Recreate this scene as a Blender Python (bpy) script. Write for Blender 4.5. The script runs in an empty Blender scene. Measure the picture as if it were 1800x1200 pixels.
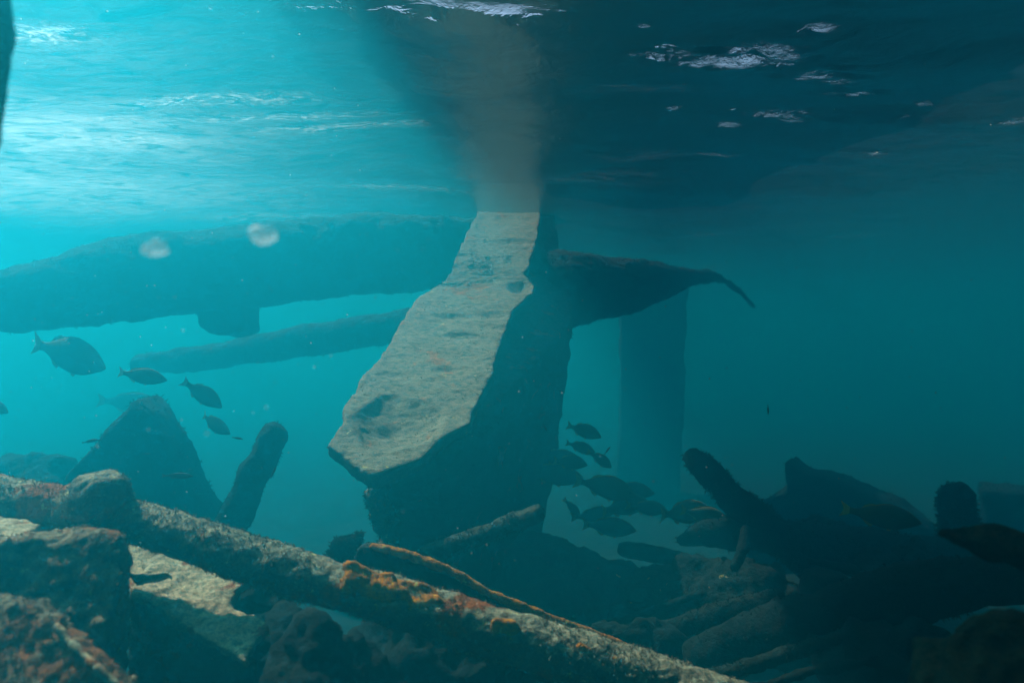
import bpy, bmesh, math, random
from mathutils import Vector, Matrix, noise
random.seed(7)
R = math.radians
S = bpy.context.scene
COL = S.collection

# ------------------------------------------------------------------ camera
F = 1200.0                      # focal length in pixels of the 1800 px photo
cd = bpy.data.cameras.new('camera'); cam = bpy.data.objects.new('camera', cd); COL.objects.link(cam)
cd.lens = 24; cd.sensor_width = 36; cd.clip_start = 0.02; cd.clip_end = 500
cam.location = (0, 0, 0); cam.rotation_euler = (R(90), 0, 0)
cd.dof.use_dof = True; cd.dof.focus_distance = 2.6; cd.dof.aperture_fstop = 3.2
S.camera = cam

# ------------------------------------------------------------------ light
SUN_AZ, SUN_EL = R(-55), R(50)          # azimuth from the view axis (+y), towards -x
sdir = Vector((math.sin(SUN_AZ)*math.cos(SUN_EL), math.cos(SUN_AZ)*math.cos(SUN_EL), math.sin(SUN_EL)))
w = bpy.data.worlds.new("World"); S.world = w; w.use_nodes = True
nt = w.node_tree
bg = nt.nodes['Background']; sky = nt.nodes.new('ShaderNodeTexSky'); sky.sky_type = 'NISHITA'
sky.sun_disc = False; sky.sun_elevation = SUN_EL; sky.sun_rotation = SUN_AZ
nt.links.new(sky.outputs[0], bg.inputs[0]); bg.inputs[1].default_value = 0.14
ld = bpy.data.lights.new('sun', 'SUN'); ld.energy = 5.0; ld.angle = R(0.5); ld.color = (1, .96, .9)
lo = bpy.data.objects.new('sun', ld); COL.objects.link(lo); lo.location = sdir*20
lo.rotation_euler = (-sdir).to_track_quat('-Z', 'Y').to_euler()
S.view_settings.view_transform = 'Standard'; S.view_settings.look = 'None'
S.view_settings.exposure = 0.98; S.view_settings.gamma = 1
S.cycles.volume_bounces = 2; S.cycles.max_bounces = 8; S.cycles.diffuse_bounces = 2; S.cycles.glossy_bounces = 3
S.cycles.transparent_max_bounces = 8; S.cycles.sample_clamp_indirect = 4; S.cycles.sample_clamp_direct = 0
S.cycles.use_denoising = True

WATER = 1.0                     # height of the sea surface above the lens
BED = -2.0
def P(px, py, d): return Vector(((px-900)/F*d, d, -(py-600)/F*d))

# ------------------------------------------------------------------ helpers
def tag(o, label=None, cat=None, group=None, kind=None):
    if label: o['label'] = label
    if cat: o['category'] = cat
    if group: o['group'] = group
    if kind: o['kind'] = kind
    return o
def link(name, bm, mat, parent=None, smooth=True):
    bmesh.ops.recalc_face_normals(bm, faces=bm.faces[:])
    me = bpy.data.meshes.new(name)
    if parent is None:
        lo_ = Vector((1e9,)*3); hi = -lo_
        for v in bm.verts:
            for k in range(3): lo_[k] = min(lo_[k], v.co[k]); hi[k] = max(hi[k], v.co[k])
        c = (lo_+hi)/2; c.z = lo_.z
    else: c = parent.location.copy()
    for v in bm.verts: v.co -= c
    bm.to_mesh(me); bm.free()
    if smooth:
        me.polygons.foreach_set('use_smooth', [True]*len(me.polygons))
    me.materials.append(mat)
    o = bpy.data.objects.new(name, me); COL.objects.link(o)
    if parent is None: o.location = c
    else: o.parent = parent
    return o
def empty(name, loc):
    o = bpy.data.objects.new(name, None); COL.objects.link(o); o.location = loc; o.empty_display_size = .1
    return o
_tex = {}
def tex(kind, size, depth=3):
    k = (kind, size, depth)
    if k not in _tex:
        t = bpy.data.textures.new('relief', kind); t.noise_scale = size
        if kind == 'CLOUDS': t.noise_depth = depth
        if kind == 'VORONOI': t.distance_metric = 'DISTANCE'
        if kind == 'MUSGRAVE': t.octaves = 4
        _tex[k] = t
    return _tex[k]
def crust(o, voxel, layers, smooth=1):
    m = o.modifiers.new('remesh', 'REMESH'); m.mode = 'VOXEL'; m.voxel_size = voxel; m.use_smooth_shade = True
    if smooth:
        q = o.modifiers.new('smooth', 'SMOOTH'); q.factor = .5; q.iterations = smooth
    for kind, size, strength in layers:
        d = o.modifiers.new('relief', 'DISPLACE'); d.texture = tex(kind, size); d.strength = strength
        d.mid_level = .5; d.texture_coords = 'GLOBAL'
    return o
def interp(pts, n):
    """Catmull-Rom through rows of numbers"""
    out = []; m = len(pts)
    for i in range(m-1):
        p0, p1, p2, p3 = pts[max(i-1, 0)], pts[i], pts[i+1], pts[min(i+2, m-1)]
        for k in range(n):
            t = k/n
            out.append([.5*((2*b)+(-a+c)*t+(2*a-5*b+4*c-d)*t*t+(-a+3*b-3*c+d)*t**3) for a, b, c, d in zip(p0, p1, p2, p3)])
    out.append(list(pts[-1])); return out
def tube(bm, rows, seg=20, n=8, flat=1.0, hollow=0):
    """rows: (x,y,z,r). closed tube along a smooth path; hollow > 0 sinks a bore into both ends"""
    pts = interp([list(r) for r in rows], n) if n > 1 else rows
    C = [Vector(p[:3]) for p in pts]; rings = []
    up = Vector((0, 0, 1))
    def ring(c, t, r):
        a = t.cross(up); a = a.normalized() if a.length > .05 else Vector((1, 0, 0)); b = a.cross(t).normalized()
        return [bm.verts.new(c+(a*math.cos(2*math.pi*k/seg)+b*math.sin(2*math.pi*k/seg)*flat)*r) for k in range(seg)]
    T = [(C[min(i+1, len(C)-1)]-C[max(i-1, 0)]).normalized() for i in range(len(C))]
    if hollow:
        r0 = pts[0][3]; rings.append(ring(C[0]+T[0]*hollow, T[0], r0*.55)); rings.append(ring(C[0], T[0], r0*.6))
    for i, p in enumerate(pts): rings.append(ring(C[i], T[i], p[3]))
    if hollow:
        r0 = pts[-1][3]; rings.append(ring(C[-1], T[-1], r0*.6)); rings.append(ring(C[-1]-T[-1]*hollow, T[-1], r0*.55))
    for a, b in zip(rings, rings[1:]):
        for k in range(seg): bm.faces.new((a[k], a[(k+1) % seg], b[(k+1) % seg], b[k]))
    bm.faces.new(rings[0][::-1]); bm.faces.new(rings[-1])
def prism(bm, outline, off):
    a = [bm.verts.new(p) for p in outline]; b = [bm.verts.new(p+off) for p in outline]
    n = len(a); f1 = bm.faces.new(a); f2 = bm.faces.new(b[::-1])
    for k in range(n): bm.faces.new((a[(k+1) % n], a[k], b[k], b[(k+1) % n]))
    bmesh.ops.triangulate(bm, faces=[f1, f2])
def hexa(bm, a, b):
    """loft between two rings with the same number of points"""
    A = [bm.verts.new(p) for p in a]; B = [bm.verts.new(p) for p in b]; n = len(A)
    fs = [bm.faces.new(A[::-1]), bm.faces.new(B)]
    for k in range(n): fs.append(bm.faces.new((A[k], A[(k+1) % n], B[(k+1) % n], B[k])))
    bmesh.ops.triangulate(bm, faces=fs)
def rag(outline, amp, step, seed=0):
    """cut an outline into short runs and make it ragged"""
    out = []; n = len(outline)
    for i in range(n):
        a, b = outline[i], outline[(i+1) % n]; m = max(1, int((b-a).length/step))
        for k in range(m):
            p = a.lerp(b, k/m); q = p*(1/(step*2.2))+Vector((seed, seed*3, 0)); q2 = p*(1/(step*9))+Vector((seed, 0, 7))
            out.append(p+Vector((noise.noise(q), noise.noise(q+Vector((9, 9, 9))), noise.noise(q+Vector((3, 7, 1)))))*amp
                       + Vector((noise.noise(q2), 0, noise.noise(q2+Vector((5, 5, 5)))))*amp*1.6)
    return out
def blob(bm, c, r, sub=3, sx=1, sy=1, sz=1, amp=.2, freq=1.5, seed=0):
    g = bmesh.ops.create_icosphere(bm, subdivisions=sub, radius=1)
    for v in g['verts']:
        n_ = noise.fractal(v.co*freq+Vector((seed, seed, seed)), 1, 2, 3)
        v.co = Vector((v.co.x*sx, v.co.y*sy, v.co.z*sz))*r*(1+amp*n_)+c

# ------------------------------------------------------------------ materials
def newmat(name):
    m = bpy.data.materials.new(name); m.use_nodes = True; t = m.node_tree
    return m, t, t.nodes['Principled BSDF'], t.nodes['Material Output']
def ramp(t, src, stops):
    r = t.nodes.new('ShaderNodeValToRGB'); e = r.color_ramp.elements
    e[0].position, e[0].color = stops[0][0], (*stops[0][1], 1); e[1].position, e[1].color = stops[-1][0], (*stops[-1][1], 1)
    for p, c in stops[1:-1]:
        q = e.new(p); q.color = (*c, 1)
    t.links.new(src, r.inputs[0]); return r.outputs[0]
def nz(t, co, scale, detail=6, rough=.6, dist=0.0):
    n = t.nodes.new('ShaderNodeTexNoise'); n.inputs['Scale'].default_value = scale; n.inputs['Detail'].default_value = detail
    n.inputs['Roughness'].default_value = rough; n.inputs['Distortion'].default_value = dist
    t.links.new(co, n.inputs['Vector']); return n.outputs['Fac']
def mix(t, fac, a, b):
    n = t.nodes.new('ShaderNodeMix'); n.data_type = 'RGBA'
    if isinstance(fac, float): n.inputs[0].default_value = fac
    else: t.links.new(fac, n.inputs[0])
    for s, i in ((a, 6), (b, 7)):
        if isinstance(s, tuple): n.inputs[i].default_value = (*s, 1)
        else: t.links.new(s, n.inputs[i])
    return n.outputs[2]
def step(t, src, lo_, hi):
    n = t.nodes.new('ShaderNodeMapRange'); n.inputs['From Min'].default_value = lo_; n.inputs['From Max'].default_value = hi
    t.links.new(src, n.inputs['Value']); return n.outputs[0]
def mth(t, op, a, b):
    n = t.nodes.new('ShaderNodeMath'); n.operation = op; n.use_clamp = True
    for k, s in enumerate((a, b)):
        if isinstance(s, (int, float)): n.inputs[k].default_value = s
        else: t.links.new(s, n.inputs[k])
    return n.outputs[0]
def mth2(t, a, b):
    n = t.nodes.new('ShaderNodeMath'); n.operation = 'SUBTRACT'; t.links.new(a, n.inputs[0]); n.inputs[1].default_value = b; return n.outputs[0]
def sepx(t, v, k):
    n = t.nodes.new('ShaderNodeSeparateXYZ'); t.links.new(v, n.inputs[0]); return n.outputs[k]
def crust_mat(name, dark, mid, silt, silt_amt=.8, even=0.0, rust=0.0, rust_scale=6, rustcol=(.35, .09, .012), yellow=0.0, scale=1.0, bump=.02, stretch=None):
    m, t, bs, out = newmat(name)
    tc = t.nodes.new('ShaderNodeTexCoord'); co = tc.outputs['Object']
    geo = t.nodes.new('ShaderNodeNewGeometry')
    if stretch:
        mp = t.nodes.new('ShaderNodeMapping'); mp.inputs['Scale'].default_value = stretch; mp.inputs['Rotation'].default_value = (0, 0, R(12))
        t.links.new(co, mp.inputs[0]); cs = mp.outputs[0]
    else: cs = co
    n1 = nz(t, cs, 9*scale, 8, .7, .3); n2 = nz(t, cs, 38*scale, 6, .65); n3 = nz(t, co, 3.2*scale, 4)
    base = ramp(t, n1, [(.36, dark), (.6, mid)])
    sep = t.nodes.new('ShaderNodeSeparateXYZ'); t.links.new(geo.outputs['Normal'], sep.inputs[0])
    up = step(t, sep.outputs[2], .15, .7)
    sm = mth(t, 'MULTIPLY', up, step(t, n2, .33-.3*even, .55-.25*even)); sm = mth(t, 'MULTIPLY', sm, silt_amt)
    siltc = ramp(t, n2, [(.3, tuple(c*(.45+.35*even) for c in silt)), (.48, silt), (.72, tuple(min(1, c*(1.35-.2*even)) for c in silt))])
    c = mix(t, sm, base, siltc)
    if rust:
        nr = nz(t, co, rust_scale, 5, .65, .5)
        k = step(t, nr, .62-.2*rust, .66-.2*rust)
        rc = ramp(t, n2, [(.3, tuple(x*.35 for x in rustcol)), (.6, rustcol)])
        c = mix(t, k, c, rc)
    if yellow:
        mp2 = t.nodes.new('ShaderNodeMapping'); mp2.inputs['Location'].default_value = (4, 2, 7); t.links.new(co, mp2.inputs[0])
        ny = nz(t, mp2.outputs[0], 17*scale, 4, .6, .4); k = step(t, ny, .70-.16*yellow, .73-.16*yellow)
        c = mix(t, k, c, ramp(t, n1, [(.4, (.42, .38, .06)), (.6, (.55, .5, .25))]))
    # pale worm tubes and coralline specks
    vo = t.nodes.new('ShaderNodeTexVoronoi'); vo.inputs['Scale'].default_value = 60*scale; t.links.new(co, vo.inputs['Vector'])
    sp = mth(t, 'MULTIPLY', mth(t, 'LESS_THAN', vo.outputs['Distance'], .16), step(t, n3, .5, .6))
    c = mix(t, mth(t, 'MULTIPLY', sp, .7), c, tuple(min(.5, q*1.4+.02) for q in silt))
    n4 = nz(t, co, 190, 4, .7)
    f = ramp(t, n4, [(.34, (.35, .35, .35)), (.5, (.95, .95, .95)), (.7, (1.5, 1.45, 1.35))])
    mm = t.nodes.new('ShaderNodeMix'); mm.data_type = 'RGBA'; mm.blend_type = 'MULTIPLY'; mm.inputs[0].default_value = .8
    t.links.new(c, mm.inputs[6]); t.links.new(f, mm.inputs[7]); c = mm.outputs[2]
    t.links.new(c, bs.inputs['Base Color']); bs.inputs['Roughness'].default_value = .95
    bs.inputs['Specular IOR Level'].default_value = .15
    b = t.nodes.new('ShaderNodeBump'); b.inputs['Strength'].default_value = 1; b.inputs['Distance'].default_value = bump
    hsum = t.nodes.new('ShaderNodeMath'); hsum.operation = 'ADD'; t.links.new(n1, hsum.inputs[0])
    h2 = t.nodes.new('ShaderNodeMath'); h2.operation = 'MULTIPLY'; h2.inputs[1].default_value = .6; t.links.new(n2, h2.inputs[0])
    t.links.new(h2.outputs[0], hsum.inputs[1]); t.links.new(hsum.outputs[0], b.inputs['Height'])
    t.links.new(b.outputs[0], bs.inputs['Normal'])
    return m
M = {}
M['flange'] = crust_mat('silted_steel', (.06, .07, .055), (.115, .10, .07), (.235, .20, .13), 1.0, even=.15, rust=.15, rust_scale=5, rustcol=(.4, .16, .05), yellow=.15, scale=1.3, bump=.007, stretch=(.7, 1.2, 1))
M['wall'] = crust_mat('dark_fouled_steel', (.004, .008, .008), (.018, .026, .023), (.10, .11, .08), .6, rust=.1, bump=.03)
M['pipe'] = crust_mat('encrusted_pipe', (.035, .045, .04), (.13, .12, .09), (.31, .27, .17), 1.0, rust=.35, rust_scale=4.2, yellow=.3, scale=1.6, bump=.02)
M['sponge_pipe'] = crust_mat('orange_sponge', (.12, .05, .01), (.5, .17, .02), (.6, .3, .08), .3, rust=.9, rust_scale=9, rustcol=(.7, .24, .015), yellow=.3, scale=2, bump=.02)
M['plate'] = crust_mat('tan_silted_plate', (.10, .10, .07), (.25, .22, .14), (.43, .34, .2), 1.0, rust=.15, rust_scale=8, yellow=.25, scale=1.6, bump=.007)
M['rust'] = crust_mat('rusty_fouling', (.04, .025, .015), (.20, .11, .055), (.3, .25, .15), .7, rust=.5, rust_scale=9, rustcol=(.33, .12, .04), yellow=.2, scale=1.6, bump=.03)
M['dark'] = crust_mat('dark_weeded_wreckage', (.0015, .0035, .0035), (.004, .008, .008), (.010, .018, .014), .8, bump=.03)  # colour taken down to near black to stand in for shade
M['umber'] = crust_mat('dark_umber_fouling', (.006, .005, .004), (.03, .018, .01), (.12, .07, .035), .5, rust=.2, rustcol=(.12, .03, .01), scale=1.6, bump=.02)
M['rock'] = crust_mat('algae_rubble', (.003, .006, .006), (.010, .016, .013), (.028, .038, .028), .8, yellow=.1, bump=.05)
M['far'] = crust_mat('distant_steel', (.004, .006, .006), (.01, .012, .012), (.014, .016, .013), .5, bump=.03, scale=.6)
M['sand'] = crust_mat('sea_bed', (.01, .012, .01), (.025, .027, .02), (.045, .045, .033), .8, scale=.35, bump=.08)

# ------------------------------------------------------------------ sea surface, sea bed, water body
def wave(x, y):
    v = Vector((x, y, 0))
    h = .05*noise.noise(Vector((x*.35, y*.8, 1)))+.06*noise.noise(Vector((x*.9+y*.5, y*1.9, 4)))
    h += .013*noise.noise(Vector((x*2.1+y*.9, y*4.2, 9)))+.004*noise.noise(Vector((x*5, y*9.5, 2)))
    h += .0012*noise.noise(Vector((x*14, y*22, 5)))
    g = 0
    for (px, py, sx, sy, a) in GLINTS:
        d = (WATER)*F/(600-py); gx = (px-900)/F*d
        e = ((x-gx)/sx)**2+((y-d)/sy)**2
        if e < 6: g += a*math.exp(-e)
    if g:
        h += g*(.009*noise.noise(Vector((x*6+y*2, y*16, 3)))+.011*noise.noise(Vector((x*14+2*y, y*36, 6))))
    return h
# where the chop is steep: photo position, half widths in metres, strength
GLINTS = [(1310, 95, .3, .13, 2.0), (1180, 95, .2, .08, 1.6), (1440, 130, .2, .12, 1.5), (1500, 170, .2, .10, 1.7), (1360, 215, .3, .10, 1.4),
          (1090, 175, .2, .12, .5), (1270, 275, .3, .1, .7), (1450, 45, .1, .05, .9), (1535, 256, .15, .08, .8), (60, 50, .25, .1, 1.2),
          (130, 150, .5, .2, .4), (850, 20, .4, .12, .5), (1600, 400, 1.4, .9, .4), (1780, 205, .12, .05, 1)]
def sheet(xs, ys, fz):
    bm = bmesh.new()
    g = [[bm.verts.new((x, y, fz(x, y))) for x in xs] for y in ys]
    for j in range(len(ys)-1):
        for i in range(len(xs)-1): bm.faces.new((g[j][i], g[j][i+1], g[j+1][i+1], g[j+1][i]))
    return bm
def axis(a, b, s, lo_, hi, grow=1.25):
    v = [a]
    while v[-1] < b: v.append(v[-1]+s)
    q = s
    while v[-1] < hi: q *= grow; v.append(v[-1]+q)
    q = s
    while v[0] > lo_: q *= grow; v.insert(0, v[0]-q)
    return v
bm = sheet(axis(-3.6, 4.2, .022, -30, 30), axis(1.7, 7.5, .02, -18, 42), lambda x, y: WATER+wave(x, y))
m, t, bs, out = newmat('sea_surface'); t.nodes.remove(bs)
tc = t.nodes.new('ShaderNodeTexCoord'); mp = t.nodes.new('ShaderNodeMapping'); mp.inputs['Scale'].default_value = (1.8, 2.2, 1)
t.links.new(tc.outputs['Object'], mp.inputs[0])
hn = nz(t, mp.outputs[0], 4.5, 4, .55, .6)
bp = t.nodes.new('ShaderNodeBump'); bp.inputs['Distance'].default_value = .010; bp.inputs['Strength'].default_value = 1
at = t.nodes.new('ShaderNodeAttribute'); at.attribute_name = 'foam'
hf = nz(t, mp.outputs[0], 24, 4, .7, .8)
ex = t.nodes.new('ShaderNodeMath'); ex.operation = 'MULTIPLY'; t.links.new(hf, ex.inputs[0]); t.links.new(sepx(t, at.outputs['Vector'], 1), ex.inputs[1])
ex2 = t.nodes.new('ShaderNodeMath'); ex2.operation = 'MULTIPLY_ADD'; t.links.new(ex.outputs[0], ex2.inputs[0]); ex2.inputs[1].default_value = 1.25; t.links.new(hn, ex2.inputs[2])
t.links.new(ex2.outputs[0], bp.inputs['Height'])
fr = t.nodes.new('ShaderNodeFresnel'); fr.inputs['IOR'].default_value = 1.33; t.links.new(bp.outputs[0], fr.inputs['Normal'])
tr = t.nodes.new('ShaderNodeBsdfTransparent'); gl = t.nodes.new('ShaderNodeBsdfGlossy'); gl.inputs['Roughness'].default_value = .36; gl.inputs['Color'].default_value = (.44, .54, .66, 1)
t.links.new(bp.outputs[0], gl.inputs['Normal'])
mx = t.nodes.new('ShaderNodeMixShader'); t.links.new(fr.outputs[0], mx.inputs[0]); t.links.new(tr.outputs[0], mx.inputs[1]); t.links.new(gl.outputs[0], mx.inputs[2])
mf = t.nodes.new('ShaderNodeMapping'); mf.inputs['Scale'].default_value = (1, 2.6, 1); mf.inputs['Rotation'].default_value = (0, 0, R(-14)); t.links.new(tc.outputs['Object'], mf.inputs[0])
w1 = nz(t, mf.outputs[0], 5.5, 7, .62, 1.2); w2 = nz(t, mf.outputs[0], 26, 5, .6, .8)
rd = mth(t, 'SUBTRACT', 1.0, mth(t, 'MULTIPLY', mth(t, 'ABSOLUTE', mth2(t, w1, .5), 0), 14.0))     # ridges: thin wandering lines
sc = mth(t, 'MULTIPLY', rd, step(t, w2, .42, .68))
wisps = mth(t, 'MULTIPLY', mth(t, 'MULTIPLY', sc, .8), sepx(t, at.outputs['Vector'], 0))
glint = mth(t, 'MULTIPLY', step(t, w2, .60, .66), sepx(t, at.outputs['Vector'], 1))  # glints painted as small white translucent patches
glow_veil = mth(t, 'MULTIPLY', sepx(t, at.outputs['Vector'], 2), step(t, w1, .3, .75))
fm = mth(t, 'ADD', mth(t, 'ADD', wisps, glint), glow_veil)
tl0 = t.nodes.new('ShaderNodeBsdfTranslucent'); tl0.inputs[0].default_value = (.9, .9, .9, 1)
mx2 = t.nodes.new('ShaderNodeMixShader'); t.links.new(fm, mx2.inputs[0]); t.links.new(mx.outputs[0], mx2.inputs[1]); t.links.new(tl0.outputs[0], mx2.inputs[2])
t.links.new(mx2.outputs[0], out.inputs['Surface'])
me = bpy.data.meshes.new('water'); bm.to_mesh(me); bm.free(); me.polygons.foreach_set('use_smooth', [True]*len(me.polygons)); me.materials.append(m)
FOAM = [(330, 175, .45, .05, .8), (470, 205, .4, .05, .8), (590, 228, .35, .05, .8), (200, 210, .4, .06, .7), (250, 245, .4, .06, .8), (700, 340, .4, .06, .4),
        (60, 50, .15, .05, 1.0), (1060, 310, .35, .1, .6), (1130, 280, .2, .08, .6), (1130, 170, .2, .05, .5), (470, 385, .6, .12, .6)]
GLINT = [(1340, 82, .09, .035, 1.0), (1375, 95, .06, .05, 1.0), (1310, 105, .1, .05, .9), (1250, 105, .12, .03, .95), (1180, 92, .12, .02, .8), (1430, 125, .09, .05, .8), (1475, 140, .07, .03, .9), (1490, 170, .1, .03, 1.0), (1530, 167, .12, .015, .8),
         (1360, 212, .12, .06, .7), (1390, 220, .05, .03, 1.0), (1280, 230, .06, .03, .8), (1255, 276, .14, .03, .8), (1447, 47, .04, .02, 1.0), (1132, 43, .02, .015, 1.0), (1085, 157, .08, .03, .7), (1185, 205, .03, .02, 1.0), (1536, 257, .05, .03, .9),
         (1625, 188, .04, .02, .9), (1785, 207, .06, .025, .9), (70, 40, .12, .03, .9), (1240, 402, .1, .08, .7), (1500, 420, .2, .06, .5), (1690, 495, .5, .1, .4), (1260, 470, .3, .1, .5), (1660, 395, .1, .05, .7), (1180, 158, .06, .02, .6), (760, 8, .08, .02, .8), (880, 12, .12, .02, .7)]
at_ = me.attributes.new('foam', 'FLOAT_VECTOR', 'POINT')
def win(lst, x, y, cut=5):
    g = 0
    for gx, gy, sx, sy, a in lst:
        e = ((x-gx)/sx)**2+((y-gy)/sy)**2
        if e < cut: g = max(g, a*math.exp(-e*.7))
    return g
tow = lambda L: [((px-900)/(600-py)*WATER, WATER*F/(600-py), sx*.8, sy*.8, a) for px, py, sx, sy, a in L]
# glow painted into the surface as milky patches, stronger to the left
GLOW_VEIL = [(0, 230, .9, .6, .62), (-20, 320, 1.35, 1.0, .6), (230, 230, .6, .3, .10), (60, 80, .5, .3, .12)]
FW, GW, VW = tow(FOAM), tow(GLINT), tow(GLOW_VEIL)
buf = []
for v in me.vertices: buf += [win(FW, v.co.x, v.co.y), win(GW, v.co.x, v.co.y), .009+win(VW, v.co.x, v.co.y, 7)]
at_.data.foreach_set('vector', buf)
o = bpy.data.objects.new('water', me); COL.objects.link(o); o['kind'] = 'structure'

def bed(x, y):
    h = BED+.18*noise.noise(Vector((x*.5, y*.5, 3)))+.1*noise.noise(Vector((x*1.6, y*1.6, 8)))+.035*noise.noise(Vector((x*5, y*5, 1)))
    h += .35*math.exp(-((x-2.6)/1.5)**2-((y-4.0)/1.5)**2)       # heap of debris on the right
    h += .25*math.exp(-((x+2.2)/1.2)**2-((y-5.0)/1.2)**2)
    return h
bm = sheet(axis(-4, 5, .07, -30, 30), axis(.6, 8, .07, -18, 42), bed)
me = bpy.data.meshes.new('seabed'); bm.to_mesh(me); bm.free(); me.polygons.foreach_set('use_smooth', [True]*len(me.polygons)); me.materials.append(M['sand'])
o = bpy.data.objects.new('seabed', me); COL.objects.link(o); o['kind'] = 'structure'

bm = bmesh.new(); bmesh.ops.create_cube(bm, size=1)
for v in bm.verts: v.co = Vector((v.co.x*62, v.co.y*62+12, (v.co.z+.5)*(WATER+.15+3.2)-3.2))
m, t, bs, out = newmat('haze'); t.nodes.remove(bs)
pv = t.nodes.new('ShaderNodeVolumePrincipled')
pv.inputs['Color'].default_value = (.01, .505, .66, 1); pv.inputs['Density'].default_value = .35
pv.inputs['Anisotropy'].default_value = .8; pv.inputs['Absorption Color'].default_value = (.1, .36, .36, 1)
t.links.new(pv.outputs[0], out.inputs['Volume']); m.cycles.homogeneous_volume = True
me = bpy.data.meshes.new('haze'); bm.to_mesh(me); bm.free(); me.materials.append(m)
o = bpy.data.objects.new('haze', me); COL.objects.link(o); o['kind'] = 'stuff'

bm = bmesh.new()  # unseen deck added above the water to shade the surface and lower right
prism(bm, rag([Vector(q) for q in [(-2.12, 2.5, 3.0), (-2.12, 3.9, 3.0), (-1.7, 4.9, 3.0), (-1.25, 5.6, 3.0), (-.6, 6.0, 3.0), (.1, 6.0, 3.0), (.1, 4.6, 3.0), (.5, 3.2, 3.0), (5, 2.9, 3.0), (5, -6, 3.0), (-1.4, -6, 3.0), (-1.6, 0, 3.0)]], .18, .16), Vector((0, 0, .12)))
o = link('wreck_deck', bm, M['rust'], None, False); crust(o, .05, [('CLOUDS', .3, .06)]); tag(o, 'added deck plating above the water, out of view, that shades the lower right', 'deck')

# ------------------------------------------------------------------ the leaning girder
A0, B0 = P(700, 775, 2.4), Vector((-.02, 5.2, 1.0))
NRM = (B0-A0).normalized().cross(Vector((-1, 0, .03))).normalized()
if NRM.z < 0: NRM = -NRM
def onplane(px, py, p0=A0, n=NRM):
    r = P(px, py, 1); return r*(p0.dot(n)/r.dot(n))
gird = empty('leaning_girder', (-.1, 3.2, BED))
tag(gird, 'big fallen girder with pale silted top face leaning up to the sea surface', 'girder')
left = [(575, 778), (604, 740), (600, 722), (618, 690), (640, 655), (668, 628), (690, 596), (712, 560), (733, 525), (768, 500), (794, 478), (806, 440), (822, 405), (838, 370), (858, 330)]
right = [(950, 330), (950, 372), (946, 420), (930, 462), (921, 480), (938, 500), (934, 516), (905, 545), (888, 585), (878, 610), (866, 655), (840, 700), (828, 742)]
front = [(780, 768), (742, 800), (700, 815), (655, 832), (622, 812)]
ol = [onplane(*q) for q in left+right+front]
bm = bmesh.new(); prism(bm, rag(ol, .008, .04, 3), -NRM*.055)
fl = link('top_plate', bm, M['flange'], gird)
crust(fl, .009, [('CLOUDS', .35, .02), ('CLOUDS', .1, .012), ('CLOUDS', .03, .007)])
def bake(o):
    bpy.context.view_layer.update()
    dg = bpy.context.evaluated_depsgraph_get(); me = bpy.data.meshes.new_from_object(o.evaluated_get(dg)); o.modifiers.clear(); o.data = me; return me
DENTS = [(702, 744, .16, .17, .06, .6), (868, 552, .12, .05, .016, 0), (800, 556, .12, .04, .014, 0), (815, 590, .1, .035, .012, 0), (915, 508, .08, .1, .035, 0),
         (700, 660, .09, .03, .008, 0), (880, 425, .3, .05, .014, 0), (790, 650, .07, .03, .008, 0)]
ux = Vector((1, 0, 0)); ux = (ux-NRM*ux.dot(NRM)).normalized(); uy = NRM.cross(ux)
me = bake(fl); dl = [(onplane(a, b)-gird.location, rx, ry, dp, rim) for a, b, rx, ry, dp, rim in DENTS]
for v in me.vertices:
    for c, rx, ry, dp, rim in dl:
        q = v.co-c; ax, ay = q.dot(ux), q.dot(uy)
        wob = 1+.35*noise.noise(Vector((ax*7, ay*7, dp*50)))
        e = math.sqrt((ax/rx)**2+(ay/ry)**2)*wob
        if e < 1.4:
            if rim and ay < -.02: e = e*.55+.3 if e < .9 else e     # bowl opens towards the broken end
            v.co -= NRM*dp*max(0, 1-(e/1.05)**2)**1.2*(1+.2*noise.noise(Vector((ax*14, ay*14, 1))))
            pass
me.polygons.foreach_set('use_smooth', [True]*len(me.polygons))
# hollow worn in the plate end: cut by a boolean-free trick, a crater rim of growth round a sunken floor
def girder_body():
    bm = bmesh.new()
    a = [P(655, 838, 2.62), P(730, 822, 2.6), P(822, 768, 2.55), P(800, 860, 2.75), P(735, 1010, 2.85), P(700, 1130, 2.9), P(660, 1130, 2.9), P(662, 940, 2.75)]
    b = [P(815, 530, 4.15), P(880, 520, 4.15), P(1008, 560, 4.1), P(1000, 650, 4.1), P(968, 860, 4.0), P(940, 1010, 4.0), P(830, 1010, 4.0), P(800, 760, 4.1)]
    hexa(bm, a, b)
    a2 = [P(815, 540, 4.1), P(880, 530, 4.1), P(1008, 560, 4.05), P(1006, 600, 4.1), P(900, 600, 4.1)]
    b2 = [P(868, 350, 6.0), P(900, 345, 6.0), P(968, 345, 6.0), P(968, 420, 6.0), P(890, 420, 6.0)]
    hexa(bm, a2, b2)
    return bm
o = link('web', girder_body(), M['wall'], gird)
crust(o, .022, [('CLOUDS', .4, .06), ('CLOUDS', .09, .035), ('CLOUDS', .035, .012)])
bm = bmesh.new()
for i in range(16):      # knobbly growth down the broken front corner
    tt = i/15; blob(bm, P(662+26*tt+random.uniform(-8, 10), 838+150*tt, 2.6+.06*tt), random.uniform(.03, .055), 2, amp=.4, seed=i)
o = link('corner_growth', bm, M['pipe'], gird); crust(o, .009, [('CLOUDS', .05, .03), ('CLOUDS', .018, .012)])
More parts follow.
